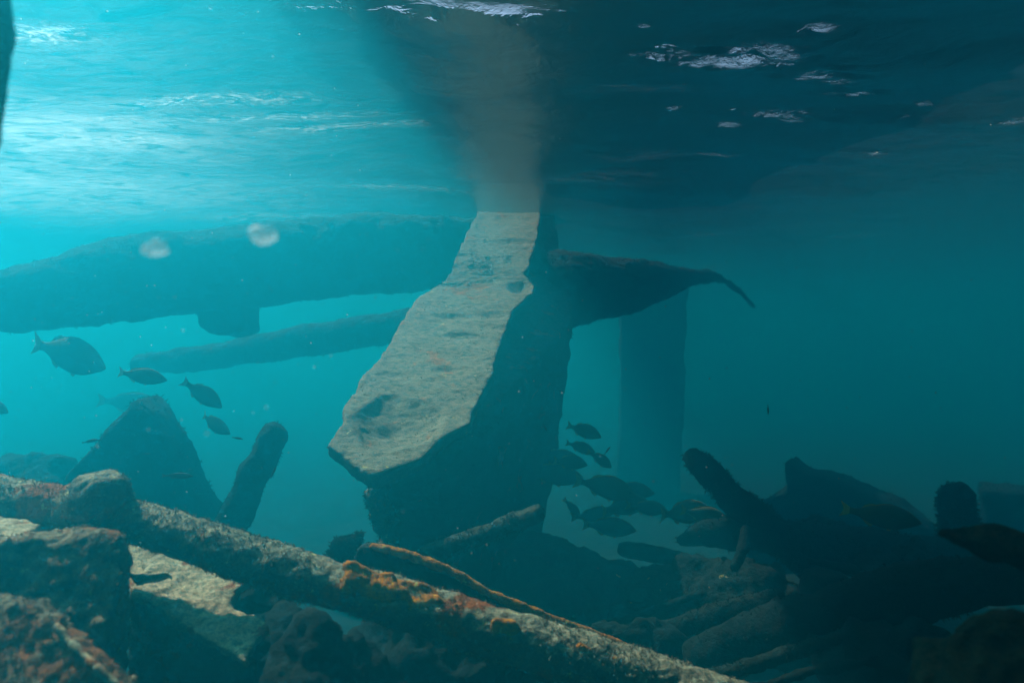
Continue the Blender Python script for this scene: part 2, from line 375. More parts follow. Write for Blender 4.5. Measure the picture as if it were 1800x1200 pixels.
# ------------------------------------------------------------------ things built by a path or an outline
def pipe(name, rows, mat, label, cat, group=None, voxel=.012, rel=((.12, .02), (.03, .012)), hollow=0, flat=1, parent=None):
    bm = bmesh.new(); tube(bm, [(*P(px, py, d), r/F*d) for px, py, d, r in rows], hollow=hollow, flat=flat)
    o = link(name, bm, mat, parent)
    crust(o, voxel, [('CLOUDS', s, a) for s, a in rel])
    return tag(o, label, cat, group)
def slab(name, pts, off, mat, label, cat, group=None, voxel=.014, rel=((.15, .03), (.04, .015)), ragged=.012, stepl=.06, parent=None, seed=0):
    bm = bmesh.new(); prism(bm, rag([P(*q) for q in pts], ragged, stepl, seed), Vector(off))
    o = link(name, bm, mat, parent)
    crust(o, voxel, [('CLOUDS', s, a) for s, a in rel])
    return tag(o, label, cat, group)

# far, hazy structure
pipe('submerged_hull', [(-260, 560, 3.4, 62), (0, 530, 3.7, 58), (200, 496, 4.0, 72), (420, 470, 4.3, 74), (620, 450, 4.8, 72), (780, 444, 5.1, 64), (860, 442, 5.5, 52)], M['far'],
     'huge hazy horizontal hull tube running just under the surface to the left of the girder', 'hull', voxel=.03, rel=((.5, .08), (.12, .05), (.05, .02)))
hb = bpy.data.objects['submerged_hull']
hp = empty('hanging_bracket', P(385, 580, 4.25)); tag(hp, 'short hazy stub hanging from the underside of the huge left hull tube', 'bracket')
bm = bmesh.new(); prism(bm, rag([P(*q) for q in [(338, 540, 4.25), (425, 530, 4.25), (424, 585, 4.25), (398, 592, 4.25), (368, 588, 4.25), (352, 572, 4.25)]], .012, .07), Vector((0, .35, 0)))
o = link('bracket_plate', bm, M['far'], hp); crust(o, .025, [('CLOUDS', .15, .05)])
pipe('distant_beam', [(240, 640, 5.8, 17), (360, 628, 5.7, 22), (500, 605, 5.6, 27), (640, 582, 5.5, 28), (780, 560, 5.4, 29), (860, 552, 5.4, 29)], M['far'],
     'thinner hazy beam slanting below the huge hull tube and behind the girder', 'beam', voxel=.025, rel=((.3, .06), (.08, .03)))
pipe('brace', [(940, 520, 4.6, 75), (1020, 508, 4.8, 66), (1130, 500, 5.0, 42), (1215, 486, 5.6, 15), (1262, 490, 5.9, 8), (1300, 512, 6.0, 5), (1328, 542, 6.1, 3)], M['far'],
     'dark tapering arm reaching right from the girder and drooping to a thin tip', 'brace', voxel=.02, rel=((.3, .06), (.08, .04)))
bm = bmesh.new(); prism(bm, rag([P(1092, 500, 8.2), P(1212, 495, 8.2), P(1205, 600, 8.2), P(1200, 760, 8.2), P(1194, 930, 8.2), P(1084, 930, 8.2), P(1090, 700, 8.2)], .02, .12), Vector((.1, .7, 0)))
o = link('pillar', bm, M['far']); crust(o, .035, [('CLOUDS', .4, .06), ('CLOUDS', .1, .03)]); tag(o, 'broad hazy upright pillar standing behind the school of fish', 'pillar')
slab('wreck_fin', [(232, 700, 3.0), (262, 732, 3.0), (290, 775, 3.0), (318, 830, 3.0), (345, 880, 3.0), (385, 960, 3.0), (400, 1030, 3.0), (60, 1010, 3.0), (108, 845, 3.0), (145, 800, 3.0), (190, 745, 3.0)],
     (-.1, .4, 0), M['dark'], 'dark triangular steel fin rising behind the left end of the long pipe', 'steel fin', voxel=.025, rel=((.3, .04), (.08, .02)), ragged=.01)
pipe('post', [(494, 752, 2.8, 17), (478, 770, 2.8, 25), (450, 830, 2.8, 27), (415, 905, 2.8, 28), (380, 990, 2.8, 30)], M['dark'],
     'stubby dark post leaning right, behind the long pipe and beside the triangular fin', 'post', voxel=.018, rel=((.15, .04), (.05, .02)))
pipe('pole', [(1205, 795, 3.1, 12), (1222, 810, 3.1, 21), (1260, 846, 3.1, 23), (1300, 885, 3.1, 27), (1370, 945, 3.1, 30), (1430, 1000, 3.1, 30)], M['dark'],
     'dark broken pole pointing up to the left out of the right-hand heap', 'pole', voxel=.018, rel=((.15, .04), (.05, .02)))
slab('hull_plate', [(1380, 808, 4.5), (1388, 812, 4.5), (1404, 832, 4.5), (1440, 838, 4.5), (1480, 850, 4.5), (1530, 872, 4.5), (1575, 890, 4.5), (1640, 935, 4.5), (1650, 1010, 4.5), (1300, 1010, 4.5), (1340, 885, 4.5), (1382, 862, 4.5)],
     (.2, .3, 0), M['dark'], 'dark torn plate with a small spike, standing behind the heap right of the broken pole', 'steel plate', voxel=.025, rel=((.2, .03), (.08, .02)))
pipe('stump', [(1675, 848, 3.0, 14), (1680, 870, 3.0, 28), (1684, 905, 3.0, 31), (1690, 960, 3.0, 36), (1700, 1010, 3.0, 42)], M['dark'],
     'upright dark rounded stump at the right edge above the red-brown spar', 'stump', voxel=.018, rel=((.15, .05), (.05, .03)))
slab('hull_plate', [(1722, 858, 4.6), (1780, 866, 4.6), (1850, 880, 4.6), (1850, 1000, 4.6), (1730, 980, 4.6), (1728, 900, 4.6)],
     (.2, .3, 0), M['dark'], 'dark hazy torn plate cut by the right edge, behind the upright stump', 'steel plate', voxel=.025, rel=((.2, .03), (.08, .02)))

# heap on the right
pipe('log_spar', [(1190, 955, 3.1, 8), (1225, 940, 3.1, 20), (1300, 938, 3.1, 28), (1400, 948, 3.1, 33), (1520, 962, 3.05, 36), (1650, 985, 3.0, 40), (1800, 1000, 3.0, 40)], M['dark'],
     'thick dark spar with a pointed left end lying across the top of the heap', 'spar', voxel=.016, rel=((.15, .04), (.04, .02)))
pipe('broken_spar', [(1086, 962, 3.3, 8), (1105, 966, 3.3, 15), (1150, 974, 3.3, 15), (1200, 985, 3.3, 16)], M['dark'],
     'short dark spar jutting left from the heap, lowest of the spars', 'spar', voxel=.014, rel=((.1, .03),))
bm = bmesh.new()
for i, (px, py, d, r) in enumerate([(1190, 1050, 2.95, .2), (1260, 1040, 2.9, .22), (1330, 1070, 2.85, .22), (1150, 1090, 2.9, .16), (1400, 1100, 2.8, .2), (1240, 1110, 2.8, .22)]):
    blob(bm, P(px, py, d), r, 3, sz=.7, sx=1.2, amp=.35, seed=i*3)
o = link('rubble_mound', bm, M['rock']); crust(o, .016, [('CLOUDS', .2, .1), ('CLOUDS', .07, .06), ('CLOUDS', .025, .02)]); tag(o, 'rough algae-covered mound under the pointed spar', 'rubble mound')
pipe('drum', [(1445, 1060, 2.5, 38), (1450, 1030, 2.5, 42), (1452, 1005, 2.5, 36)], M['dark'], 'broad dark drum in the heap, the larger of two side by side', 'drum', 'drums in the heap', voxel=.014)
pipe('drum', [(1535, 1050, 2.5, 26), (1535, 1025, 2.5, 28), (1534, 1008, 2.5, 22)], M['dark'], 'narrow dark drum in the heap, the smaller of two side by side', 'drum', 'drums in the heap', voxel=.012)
pipe('big_pipe', [(1210, 1160, 2.0, 28), (1330, 1112, 1.95, 36), (1480, 1068, 1.85, 42), (1620, 1038, 1.75, 46), (1780, 1012, 1.65, 50), (1950, 1000, 1.55, 66)], M['dark'],
     'very thick dark pipe rising to the right across the lower right corner', 'pipe', voxel=.014, rel=((.15, .04), (.035, .02)))
pipe('thin_pipe', [(1060, 1122, 2.3, 12), (1130, 1112, 2.25, 17), (1210, 1096, 2.2, 18), (1300, 1070, 2.2, 20), (1380, 1050, 2.2, 20)], M['rock'],
     'thinner pale-topped pipe between the mound and the very thick pipe', 'pipe', voxel=.011, rel=((.1, .03), (.03, .015)))
pipe('curved_rail', [(1150, 1230, 1.6, 16), (1230, 1196, 1.6, 16), (1330, 1165, 1.6, 14), (1420, 1138, 1.6, 12), (1480, 1118, 1.6, 8)], M['rock'],
     'slender curved rail below the very thick pipe', 'rail', voxel=.008, rel=((.06, .02), (.02, .01)))
pipe('spar_end', [(1650, 932, 1.0, 12), (1680, 938, 1.0, 22), (1740, 952, .98, 30), (1820, 975, .95, 38), (1900, 1000, .95, 42)], M['umber'],
     'red-brown spar end poking in from the right edge close to the lens', 'spar', voxel=.007, rel=((.06, .03), (.02, .012)))
bm = bmesh.new(); tube(bm, [(*P(1790, 1195, .8), .075), (*P(1785, 1195, .95), .08)], seg=28, n=2)
blob(bm, P(1770, 1260, .85), .1, 3, amp=.3)
o = link('boulder', bm, M['umber']); crust(o, .007, [('CLOUDS', .08, .03), ('CLOUDS', .02, .01)]); tag(o, 'near black rounded lump with an orange lit rim in the bottom right corner', 'boulder')

for args in [('thin_rod', [(1010, 1110, 2.6, 6), (1120, 1080, 2.6, 8), (1240, 1040, 2.6, 7)], 'thin dark rod lying across the left foot of the mound', 'rod'),
             ('thin_rod', [(1420, 985, 2.7, 6), (1500, 1000, 2.65, 9), (1590, 1030, 2.6, 8), (1680, 1050, 2.6, 6)], 'thin dark rod sloping down to the right behind the two drums', 'rod'),
             ('thin_rod', [(1300, 1215, 1.5, 7), (1420, 1180, 1.5, 9), (1540, 1160, 1.5, 8)], 'thin dark rod at the bottom edge under the curved rail', 'rod'),
             ('thin_rod', [(1290, 1000, 2.7, 8), (1306, 960, 2.75, 10), (1310, 925, 2.8, 7)], 'short upright dark rod crossing the thick pointed spar', 'rod')]:
    pipe(args[0], args[1], M['dark'], args[2], args[3], voxel=.007, rel=((.06, .02), (.02, .01)))
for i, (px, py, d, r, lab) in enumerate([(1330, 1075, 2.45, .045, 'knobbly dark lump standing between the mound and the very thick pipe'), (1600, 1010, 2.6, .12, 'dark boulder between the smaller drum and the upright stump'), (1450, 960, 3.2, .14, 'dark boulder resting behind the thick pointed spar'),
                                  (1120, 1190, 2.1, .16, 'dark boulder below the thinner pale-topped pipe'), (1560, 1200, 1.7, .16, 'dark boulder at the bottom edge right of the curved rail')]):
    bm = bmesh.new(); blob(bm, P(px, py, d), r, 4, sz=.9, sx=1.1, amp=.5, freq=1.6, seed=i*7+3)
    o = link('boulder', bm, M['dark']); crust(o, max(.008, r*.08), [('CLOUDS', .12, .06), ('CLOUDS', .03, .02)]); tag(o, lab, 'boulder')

# centre
pipe('pipe_stub', [(700, 1000, 2.25, 16), (780, 965, 2.2, 17), (860, 935, 2.15, 17), (925, 910, 2.1, 17), (955, 900, 2.08, 15)], M['wall'],
     'short open-ended pipe pointing up to the right in front of the girder', 'pipe', voxel=.008, rel=((.06, .02), (.02, .01)), hollow=.06)
ang = empty('angle_iron', P(830, 1050, 1.8)); tag(ang, 'bent rusty angle iron with an orange upper edge lying just behind the long pipe', 'angle iron')
bm = bmesh.new()
prism(bm, rag([P(*q) for q in [(632, 958, 1.75), (660, 960, 1.75), (740, 985, 1.75), (800, 1010, 1.75), (860, 1045, 1.75), (960, 1085, 1.78), (1080, 1130, 1.8), (1160, 1165, 1.8), (1130, 1180, 1.8), (1000, 1140, 1.8), (860, 1100, 1.78), (740, 1055, 1.75), (640, 1020, 1.75), (622, 985, 1.75)]], .006, .04), Vector((.01, .03, 0)))
o = link('web', bm, M['wall'], ang); crust(o, .008, [('CLOUDS', .08, .02), ('CLOUDS', .025, .01)])
bm = bmesh.new(); tube(bm, [(*P(px, py, d), r) for px, py, d, r in [(650, 958, 1.75, .009), (690, 967, 1.75, .012), (740, 983, 1.75, .013), (800, 1007, 1.75, .012), (860, 1042, 1.75, .012), (960, 1083, 1.78, .012), (1080, 1128, 1.8, .012), (1150, 1160, 1.8, .01)]], seg=10)
o = link('upper_edge', bm, M['sponge_pipe'], ang); crust(o, .005, [('CLOUDS', .03, .012)])
bm = bmesh.new()
for i, (px, py, r) in enumerate([(602, 962, .03), (620, 950, .025), (632, 941, .014), (590, 985, .04), (612, 985, .04)]): blob(bm, P(px, py, 2.1), r, 2, amp=.4, seed=i)
o = link('coral_clump', bm, M['dark']); crust(o, .008, [('CLOUDS', .04, .03)]); tag(o, 'small dark knobbly coral clump behind the long pipe, left of the angle iron', 'coral')

# the long pipe
lp = empty('long_pipe', P(560, 1010, 1.5)); tag(lp, 'long encrusted pipe with orange sponge running from the left edge down to the bottom', 'pipe')
bm = bmesh.new()
tube(bm, [(*P(px, py, d), r/F*d) for px, py, d, r in [(-120, 862, 1.62, 40), (0, 876, 1.6, 39), (110, 893, 1.58, 38), (230, 915, 1.56, 36), (330, 945, 1.54, 38), (450, 985, 1.52, 41), (560, 1020, 1.5, 40), (700, 1058, 1.48, 42), (850, 1105, 1.46, 44), (1000, 1150, 1.45, 45), (1150, 1195, 1.44, 46), (1350, 1265, 1.42, 48)]])
o = link('tube', bm, M['pipe'], lp); crust(o, .006, [('CLOUDS', .1, .012), ('CLOUDS', .03, .012), ('CLOUDS', .01, .006)])
bm = bmesh.new()
tube(bm, [(*P(118, 896, 1.58), .062), (*P(165, 903, 1.57), .068), (*P(205, 908, 1.56), .062)], seg=20)
tube(bm, [(*P(165, 905, 1.55), .06), (*P(176, 868, 1.53), .062), (*P(180, 846, 1.52), .05), (*P(181, 834, 1.52), .028)], seg=20)
o = link('collar', bm, M['pipe'], lp); crust(o, .0075, [('CLOUDS', .07, .03), ('CLOUDS', .025, .015)])
bm = bmesh.new()
for i in range(60):
    tt = random.random(); px = 612+ (800-612)*tt; py = 1000+ (1062-1000)*tt+random.uniform(-8, 34)
    d = 1.462-.012*tt if py > 1010+60*tt else 1.475
    blob(bm, P(px, py, d-.012), random.uniform(.012, .022), 2, amp=.4, seed=i, sx=1.4, sy=.6)
o = link('sponge_crust', bm, M['sponge_pipe'], lp); crust(o, .006, [('CLOUDS', .04, .012), ('CLOUDS', .012, .006)])
for patch in ([(888, 1100), (900, 1105), (877, 1098)], [(1020, 1146), (1038, 1152), (1056, 1159), (1074, 1166), (1092, 1173)]):
    bm = bmesh.new()
    for (px, py) in patch: blob(bm, P(px, py, 1.415), .018, 2, amp=.4, seed=px, sx=1.3, sy=.6)
    o = link('sponge_crust', bm, M['sponge_pipe'], lp); crust(o, .006, [('CLOUDS', .04, .012), ('CLOUDS', .012, .006)])

# plates and blocks, lower left
pb = empty('box_section', P(330, 1090, 1.5)); tag(pb, 'broken box section with torn tan top plate under the long pipe', 'box section')
bm = bmesh.new()
prism(bm, rag([P(*q) for q in [(222, 958, 1.75), (262, 952, 1.75), (330, 975, 1.72), (360, 985, 1.7), (385, 1005, 1.68), (425, 1000, 1.68), (440, 1018, 1.66), (415, 1035, 1.6), (402, 1055, 1.56), (420, 1068, 1.54), (455, 1075, 1.52), (475, 1100, 1.48), (452, 1118, 1.44), (440, 1140, 1.4), (430, 1165, 1.37),
      (380, 1130, 1.41), (330, 1098, 1.46), (270, 1065, 1.5), (230, 1045, 1.54), (225, 1010, 1.62)]], .006, .03, 2), Vector((0, .01, -.022)))
o = link('top_plate', bm, M['plate'], pb); crust(o, .006, [('CLOUDS', .08, .02), ('CLOUDS', .03, .012), ('CLOUDS', .01, .004)])
bm = bmesh.new()
prism(bm, rag([P(*q) for q in [(225, 1045, 1.56), (275, 1070, 1.52), (330, 1102, 1.48), (380, 1134, 1.43), (428, 1170, 1.39), (420, 1300, 1.39), (215, 1300, 1.54)]], .005, .05), Vector((.02, .03, 0)))
o = link('side_plate', bm, M['wall'], pb); crust(o, .008, [('CLOUDS', .08, .02), ('CLOUDS', .03, .01)])
bm = bmesh.new()
prism(bm, rag([P(*q) for q in [(226, 1012, 1.56), (262, 1016, 1.56), (300, 1014, 1.56), (300, 1021, 1.56), (240, 1030, 1.55)]], .003, .03), Vector((0, -.01, .014)))
o = link('rib', bm, M['plate'], pb); crust(o, .005, [('CLOUDS', .03, .008)])
rb = empty('rusted_block', P(90, 1150, 1.15)); tag(rb, 'dark rust-blotched block with a pale ridge filling the bottom left corner', 'wreckage block')
bm = bmesh.new()
hexa(bm, [P(*q) for q in [(-80, 950, 1.2), (60, 945, 1.22), (150, 932, 1.24), (213, 945, 1.22), (213, 1000, 1.2), (190, 1120, 1.15), (170, 1260, 1.1), (-80, 1260, 1.1)]],
     [P(*q) for q in [(-80, 935, 1.6), (60, 935, 1.6), (150, 930, 1.6), (210, 940, 1.55), (225, 1000, 1.55), (225, 1120, 1.5), (220, 1260, 1.45), (-80, 1260, 1.45)]])
o = link('side_wall', bm, M['rust'], rb); crust(o, .008, [('CLOUDS', .12, .03), ('CLOUDS', .04, .03), ('CLOUDS', .014, .014)])
bm = bmesh.new()
prism(bm, rag([P(*q) for q in [(-60, 1040, 1.08), (30, 1060, 1.06), (98, 1095, 1.04), (125, 1130, 1.02), (160, 1165, 1.0), (215, 1215, .98), (200, 1300, .95), (-60, 1300, .95)]], .006, .03, 5), Vector((.0, .05, -.01)))
o = link('front_flange', bm, M['rust'], rb); crust(o, .007, [('CLOUDS', .1, .03), ('CLOUDS', .03, .02), ('CLOUDS', .012, .008)])
bm = bmesh.new(); tube(bm, [(*P(px, py, d), .006) for px, py, d in [(98, 1096, 1.035), (112, 1118, 1.025), (130, 1135, 1.015), (160, 1165, .995), (190, 1190, .985), (215, 1215, .975)]], seg=8)
o = link('ridge', bm, M['plate'], rb); crust(o, .004, [('CLOUDS', .03, .012)])
slab('silted_plate', [(-60, 905, 1.5), (0, 908, 1.5), (50, 912, 1.5), (70, 922, 1.48), (40, 940, 1.4), (15, 965, 1.3), (-60, 975, 1.25)], (0, .01, -.02), M['plate'],
     'small pale silted plate at the left edge between the long pipe and the rusted block', 'steel plate', voxel=.006, rel=((.05, .015), (.02, .008)), ragged=.004, stepl=.03)
bm = bmesh.new()
tube(bm, [(*P(540, 1250, 1.2), .09), (*P(548, 1180, 1.22), .07), (*P(556, 1120, 1.23), .045), (*P(560, 1088, 1.24), .022)], seg=16)
tube(bm, [(*P(640, 1250, 1.35), .09), (*P(620, 1180, 1.35), .06), (*P(600, 1110, 1.36), .03)], seg=16)
o = link('coral_stump', bm, M['dark']); crust(o, .009, [('CLOUDS', .1, .06), ('CLOUDS', .035, .03), ('CLOUDS', .012, .01)]); tag(o, 'dark peaked coral stump standing below the long pipe, right of the box section', 'coral')
k = 0
for (px, py, d, r, lab) in [(470, 1050, 1.75, .07, 'dark boulder wedged just right of the torn tan plate'), (500, 1130, 1.6, .1, 'dark boulder between the torn tan plate and the peaked coral stump'), (760, 1160, 1.75, .16, 'wide dark boulder below the middle of the long pipe'),
                            (920, 1210, 1.8, .14, 'dark boulder at the bottom edge under the right end of the long pipe'), (1000, 1075, 3.4, .42, 'hazy boulder on the sea bed behind the angle iron'), (40, 880, 4.0, .3, 'hazy mound behind the left end of the long pipe')]:
    bm = bmesh.new(); blob(bm, P(px, py, d), r, 4, sz=.75, sx=1.2, amp=.45, freq=1.3, seed=k*5); k += 1
    o = link('boulder', bm, M['dark'] if d < 3 else M['rock']); crust(o, max(.01, r*.07), [('CLOUDS', .12, .06), ('CLOUDS', .03, .02)]); tag(o, lab, 'boulder')
pipe('piling', [(-50, -260, .6, 60), (-50, 0, .6, 58), (-54, 120, .6, 56), (-62, 220, .6, 50), (-70, 290, .6, 40), (-100, 340, .6, 30)], M['plate'],
     'dark edge of something upright cut off by the top left edge', 'piling', voxel=.006, rel=((.05, .012),))

# ------------------------------------------------------------------ short weed standing off the old surfaces
M['tuft'] = crust_mat('turf_algae', (.1, .09, .06), (.22, .19, .12), (.36, .31, .2), .8, bump=.001)
M['dark_tuft'] = crust_mat('dark_turf_algae', (.005, .009, .007), (.016, .024, .018), (.05, .06, .042), .8, bump=.001)
def tufts(o, n, ln, mat, parent=None):
    bpy.context.view_layer.update(); dg = bpy.context.evaluated_depsgraph_get(); e = o.evaluated_get(dg); me = e.to_mesh()
    nv = len(me.vertices); bm = bmesh.new(); rnd = random.Random(len(o.name)+n); mw = o.matrix_world
    for _ in range(n):
        v = me.vertices[rnd.randrange(nv)]
        c = mw @ v.co
        if noise.noise(c*9) < -.12: continue
        for _k in range(3):
            d = (mw.to_3x3() @ v.normal+Vector((rnd.uniform(-.8, .8), rnd.uniform(-.8, .8), rnd.uniform(-.6, .8)))).normalized()
            a = d.cross(Vector((rnd.uniform(-1, 1), rnd.uniform(-1, 1), .3))).normalized()*ln*.13
            L = ln*rnd.uniform(.4, 1.3); b = c-d*ln*.1; m = b+d*L*.6
            p = [bm.verts.new(q) for q in (b-a, b+a, m+a*.7, b+d*L+Vector((0, 0, -ln*.15)), m-a*.7)]
            bm.faces.new(p)
    e.to_mesh_clear()
    par = parent or o
    me2 = bpy.data.meshes.new('turf'); off = par.matrix_world.translation
    for v in bm.verts: v.co -= off
    bm.to_mesh(me2); bm.free(); me2.materials.append(M[mat])
    q = bpy.data.objects.new('turf', me2); COL.objects.link(q); q.parent = par; q['kind'] = 'stuff'
def kid(root, nm): return [c for c in root.children if c.name.startswith(nm)][0]
tufts(fl, 2600, .008, 'tuft', gird); tufts(kid(gird, 'web'), 3000, .014, 'dark_tuft', gird); tufts(kid(gird, 'corner_growth'), 900, .014, 'dark_tuft', gird)
tufts(kid(lp, 'tube'), 6500, .008, 'tuft', lp); tufts(kid(lp, 'collar'), 1500, .007, 'tuft', lp); tufts(kid(pb, 'top_plate'), 900, .005, 'tuft', pb)
tufts(kid(rb, 'side_wall'), 2600, .007, 'tuft', rb); tufts(kid(rb, 'front_flange'), 2200, .006, 'tuft', rb); tufts(kid(ang, 'web'), 1200, .008, 'dark_tuft', ang)
for o_ in [x for x in COL.objects if x.parent is None and x.name.split('.')[0] in ('pipe_stub', 'coral_stump', 'coral_clump', 'big_pipe', 'thin_pipe', 'rubble_mound', 'post', 'pole', 'wreck_fin', 'stump', 'log_spar', 'submerged_hull', 'distant_beam', 'brace', 'hull_plate', 'curved_rail')]:
    dist = (o_.location-Vector((0, 0, 0))).length
    tufts(o_, 900, .007 if dist < 2.2 else .010 if dist < 3.4 else .02, 'dark_tuft')

# ------------------------------------------------------------------ fish
def fish_mat(name, c1, c2, c3, stripes):
    m, t, bs, out = newmat(name); tc = t.nodes.new('ShaderNodeTexCoord')
    wv = t.nodes.new('ShaderNodeTexWave'); wv.bands_direction = 'Z'; wv.inputs['Scale'].default_value = stripes; wv.inputs['Distortion'].default_value = 1.2
    t.links.new(tc.outputs['Object'], wv.inputs['Vector']); n = nz(t, tc.outputs['Object'], 60, 3)
    c = mix(t, step(t, wv.outputs['Fac'], .35, .6), c1, c2); c = mix(t, step(t, n, .45, .75), c, c3)
    t.links.new(c, bs.inputs['Base Color']); bs.inputs['Roughness'].default_value = .7; bs.inputs['Specular IOR Level'].default_value = .2; return m
M['grunt'] = fish_mat('grunt_scales', (.045, .05, .035), (.13, .12, .03), (.08, .085, .05), 18)
m, t, bs, out = newmat('yellow_fin'); bs.inputs['Base Color'].default_value = (.38, .31, .03, 1); bs.inputs['Roughness'].default_value = .6; M['fin'] = m
m, t, bs, out = newmat('grey_fin'); bs.inputs['Base Color'].default_value = (.05, .06, .05, 1); bs.inputs['Roughness'].default_value = .6; M['gfin'] = m
m, t, bs, out = newmat('eye'); bs.inputs['Base Color'].default_value = (.01, .01, .01, 1); bs.inputs['Roughness'].default_value = .15; M['eye'] = m
M['wrasse'] = fish_mat('wrasse_scales', (.03, .06, .1), (.04, .12, .09), (.08, .16, .16), 9)
def fin(pts, th):
    """flat outline in xz, tapering thickness"""
    bm = bmesh.new(); c = Vector((sum(p[0] for p in pts)/len(pts), 0, sum(p[1] for p in pts)/len(pts)))
    a = bm.verts.new(c+Vector((0, th, 0))); b = bm.verts.new(c-Vector((0, th, 0))); r = [bm.verts.new((x, 0, z)) for x, z in pts]
    for k in range(len(r)):
        bm.faces.new((r[k], r[(k+1) % len(r)], a)); bm.faces.new((r[(k+1) % len(r)], r[k], b))
    return bm
PROF = [(.50, -.012, .004, .004), (.47, -.008, .028, .02), (.42, .0, .058, .036), (.34, .008, .098, .055), (.24, .012, .135, .068), (.12, .012, .155, .07), (0, .008, .15, .064), (-.12, .004, .122, .05), (-.22, .002, .085, .034), (-.30, 0, .052, .02), (-.36, 0, .04, .013), (-.41, 0, .042, .008)]
def make_fish(slim=1.0, bodymat='grunt', finmat='fin', bend=0.0):
    root = empty('fish', (0, 0, 0))
    bm = bmesh.new(); rings = []; seg = 16
    for x, zc, h, wd in interp([list(p) for p in PROF], 3):
        rings.append([bm.verts.new((x, wd*slim*math.cos(2*math.pi*k/seg), zc+h*1.18*slim*math.sin(2*math.pi*k/seg))) for k in range(seg)])
    for a, b in zip(rings, rings[1:]):
        for k in range(seg): bm.faces.new((a[k], a[(k+1) % seg], b[(k+1) % seg], b[k]))
    bm.faces.new(rings[0]); bm.faces.new(rings[-1][::-1])
    link('body', bm, M[bodymat], root)
    s = slim
    link('dorsal_fin', fin([(.2, .13*s), (.15, .19*s), (.08, .205*s), (-.02, .195*s), (-.1, .165*s), (-.16, .17*s), (-.24, .13*s), (-.29, .05*s), (-.1, .11*s)], .008), M[finmat], root, False)
    link('tail_fin', fin([(-.39, .035*s), (-.45, .08*s), (-.53, .125*s), (-.5, .05*s), (-.485, 0), (-.5, -.05*s), (-.53, -.125*s), (-.45, -.08*s), (-.39, -.035*s)], .008), M[finmat], root, False)
    link('anal_fin', fin([(-.08, -.10*s), (-.14, -.18*s), (-.2, -.15*s), (-.27, -.06*s)], .006), M[finmat], root, False)
    link('pelvic_fin', fin([(.17, -.12*s), (.1, -.2*s), (.06, -.19*s), (.08, -.13*s)], .006), M[finmat], root, False)
    for sd in (-1, 1):
        o = link('pectoral_fin', fin([(.0, 0), (-.05, .015), (-.12, .012), (-.11, -.02), (-.05, -.018)], .003), M['gfin'], root, False)
        o.location = (.2, sd*.066*s, -.02*s); o.rotation_euler = (0, R(20), R(22*sd)*-1)
        bm = bmesh.new(); bmesh.ops.create_uvsphere(bm, u_segments=12, v_segments=8, radius=.017)
        for v in bm.verts: v.co.y *= .6
        o = link('eye', bm, M['eye'], root); o.location = (.385, sd*.040*s, .03*s)
    for ch in root.children:
        for v in ch.data.vertices:
            if v.co.x < .1: v.co.y += bend*(.1-v.co.x)**2
    return root
def copy_tree(o):
    c = o.copy(); COL.objects.link(c)
    for ch in o.children:
        q = ch.copy(); COL.objects.link(q); q.parent = c; q.matrix_parent_inverse = ch.matrix_parent_inverse.copy()
    return c
bpy.context.view_layer.update()
def place(o, px, py, d, lenpx, tilt, yaw, label, group, cat='fish'):
    o.location = P(px, py, d); s = lenpx/F*d/max(.35, abs(math.cos(R(yaw)))); o.scale = (s, s, s)
    o.rotation_mode = 'XYZ'; o.rotation_euler = (0, R(tilt), R(yaw)); tag(o, label, cat, group)
    rot = Matrix.Rotation(R(yaw), 3, 'Z') @ Matrix.Rotation(R(tilt), 3, 'Y')
    for _ in range(3):                      # real length that gives this length from here
        e = [o.location+rot @ Vector((k*s, 0, 0)) for k in (.5, -.52)]
        q = [Vector((p.x/p.y, p.z/p.y))*F for p in e]; s *= lenpx/(q[0]-q[1]).length
    o.scale = (s, s, s)
protos = [make_fish(), make_fish(.94, bend=.45), make_fish(1.05, bend=-.5)]; used = set()
GL, GR = 'grunts swimming left of the girder', 'school of grunts right of the girder'
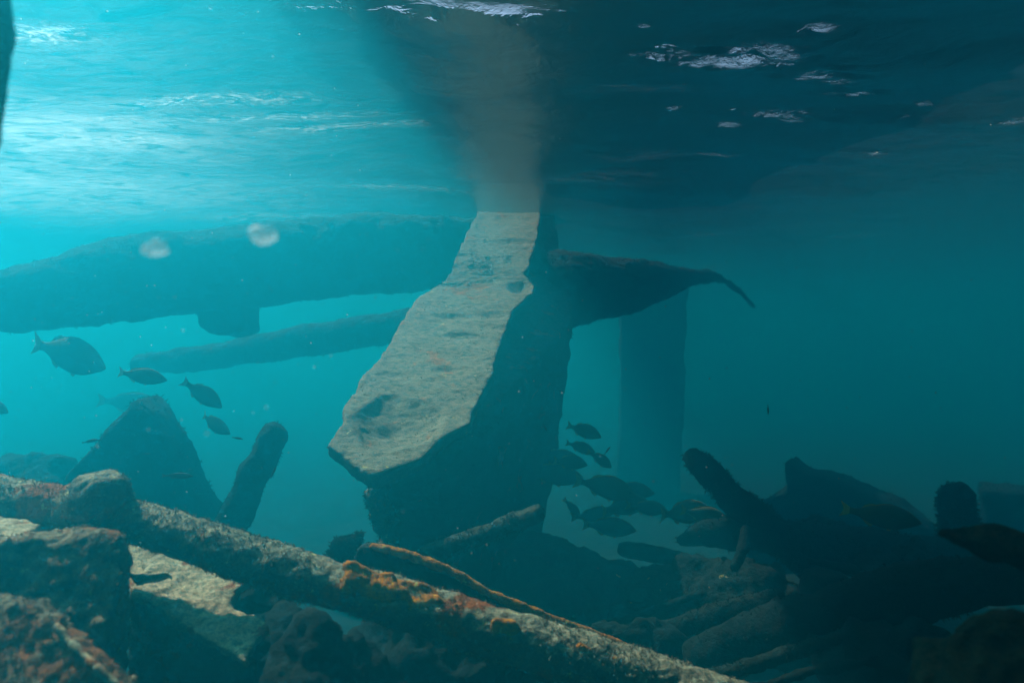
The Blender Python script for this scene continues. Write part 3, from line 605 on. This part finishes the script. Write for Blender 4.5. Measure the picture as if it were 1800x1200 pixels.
FISH = [(122, 624, 2.9, 135, 14, -18, 'largest hazy grey fish on the left, nose pointing down right', GL),
        (250, 661, 2.3, 92, 10, 12, 'yellow-tailed fish right below the largest hazy grey fish', GL),
        (357, 693, 2.5, 84, 38, 22, 'dark fish diving steeply right, above the fish with the yellow tail stub', GL),
        (377, 746, 2.7, 66, 22, -20, 'dark fish right below the steeply diving one', GL),
        (232, 708, 5.0, 105, 8, 10, 'faint fish almost lost in the haze above the tip of the triangular fin', GL),
        (-8, 714, 2.4, 52, 20, -12, 'fish with only its nose showing at the left edge', GL),
        (1027, 757, 2.9, 66, 20, 0, 'topmost fish of the school beside the girder', GR),
        (1021, 786, 3.0, 54, 14, -25, 'small fish directly under the topmost fish of the school', GR),
        (1057, 808, 2.9, 46, 32, 35, 'small fish diving right with the tiny dark fish above it', GR),
        (985, 806, 3.3, 90, 14, 0, 'fish half hidden against the dark girder edge, upper of the two', GR),
        (975, 834, 3.2, 110, 8, 0, 'fish half hidden against the dark girder edge, lower of the two', GR),
        (1066, 856, 2.7, 112, 14, -12, 'large dark fish in the middle of the school', GR),
        (1007, 893, 2.8, 40, 48, 20, 'small fish nose down at the lower left of the school', GR),
        (1098, 888, 3.2, 92, -4, 14, 'greenish fish right of the large dark one in the school', GR),
        (1072, 926, 2.9, 96, 2, -16, 'lowest fish of the school, above the open-ended pipe tip', GR),
        (1206, 900, 2.8, 104, 2, 10, 'rear one of two overlapping fish by the broken pole', GR),
        (1240, 905, 2.7, 88, 10, -10, 'front one of two overlapping fish by the broken pole', GR),
        (1140, 893, 3.0, 70, 8, 14, 'fish just left of the two overlapping ones', GR),
        (1110, 862, 3.3, 84, 4, -8, 'fish with its head beside the back of the large dark one in the school', GR),
        (1045, 905, 3.3, 76, -8, 10, 'yellowish fish between the small nose-down one and the lowest of the school', GR),
        (1002, 812, 3.0, 64, 10, 12, 'fish just off the dark girder edge, below the two topmost of the school', GR),
        (1552, 908, 2.2, 140, 6, -14, 'big dark fish with yellow tail hovering over the heap on the right', GR)]
for i, (px, py, d, ln, tl, yw, lab, grp) in enumerate(FISH):
    k = (i*7+i//3) % 3; o = copy_tree(protos[k]) if k in used else protos[k]; used.add(k)
    place(o, px, py, d*(1.35 if px < 800 else 1.18), ln, tl, yw, lab, grp)
wr = make_fish(.55, 'wrasse', 'gfin')
SM = [(313, 836, 1.9, 56, 3, 10, 'slim blue-headed wrasse in front of the triangular fin'),
      (160, 775, 2.3, 32, -10, 10, 'slim little fish at the left slope of the triangular fin'),
      (418, 770, 1.9, 20, 12, 10, 'tiny dark fish below the left group of grunts'),
      (481, 829, 1.9, 20, -60, 10, 'tiny pale fish in front of the leaning post'),
      (1068, 791, 1.9, 17, -50, 10, 'tiny dark fish above the school beside the girder'),
      (1350, 720, 1.9, 18, 88, 10, 'tiny fish hanging upright alone in open water on the right'),
      (958, 751, 1.9, 16, 60, 10, 'tiny yellowish fish against the dark side of the girder'),
      (258, 797, 2.3, 16, 0, 10, 'tiny greenish fish in the middle of the triangular fin')]
for i, (px, py, d, ln, tl, yw, lab) in enumerate(SM):
    o = wr if i == 0 else copy_tree(wr)
    place(o, px, py, d, ln, tl, yw, lab, 'small reef fish')

# ------------------------------------------------------------------ drifting matter
m, t, bs, out = newmat('jelly'); bs.inputs['Base Color'].default_value = (.8, .85, .8, 1); bs.inputs['Roughness'].default_value = .5
trn = t.nodes.new('ShaderNodeBsdfTransparent'); tl_ = t.nodes.new('ShaderNodeBsdfTranslucent'); tl_.inputs[0].default_value = (.95, .97, .95, 1)
a1 = t.nodes.new('ShaderNodeMixShader'); a1.inputs[0].default_value = .6; t.links.new(bs.outputs[0], a1.inputs[1]); t.links.new(tl_.outputs[0], a1.inputs[2])
a2 = t.nodes.new('ShaderNodeMixShader'); a2.inputs[0].default_value = .28; t.links.new(trn.outputs[0], a2.inputs[1]); t.links.new(a1.outputs[0], a2.inputs[2])
t.links.new(a2.outputs[0], out.inputs['Surface']); M['jelly'] = m
for px, py, d, r, lab in [(466, 413, .55, .0115, 'pale rounded jelly blob drifting in front of the hull tube, the larger'), (274, 438, .5, .0085, 'fainter small jelly blob left of the larger one')]:
    bm = bmesh.new(); blob(bm, P(px, py, d), r, 3, sx=1, sy=.6, sz=.62, amp=.5, seed=px)
    for v in [v for v in bm.verts if v.co.y > d+.0012]: bm.verts.remove(v)
    tag(link('jelly_blob', bm, M['jelly']), lab, 'jelly')
bm = bmesh.new()
for i in range(1100):
    d = random.uniform(.6, 3.2); px = random.uniform(0, 1800); py = random.uniform(0, 1000)
    g = bmesh.ops.create_icosphere(bm, subdivisions=1, radius=(.4+1.3*random.random()**5)/F*d)
    c = P(px, py, d)
    for v in g['verts']: v.co += c
tag(link('marine_snow', bm, M['jelly']), 'fine pale specks adrift throughout the water', 'specks', kind='stuff')
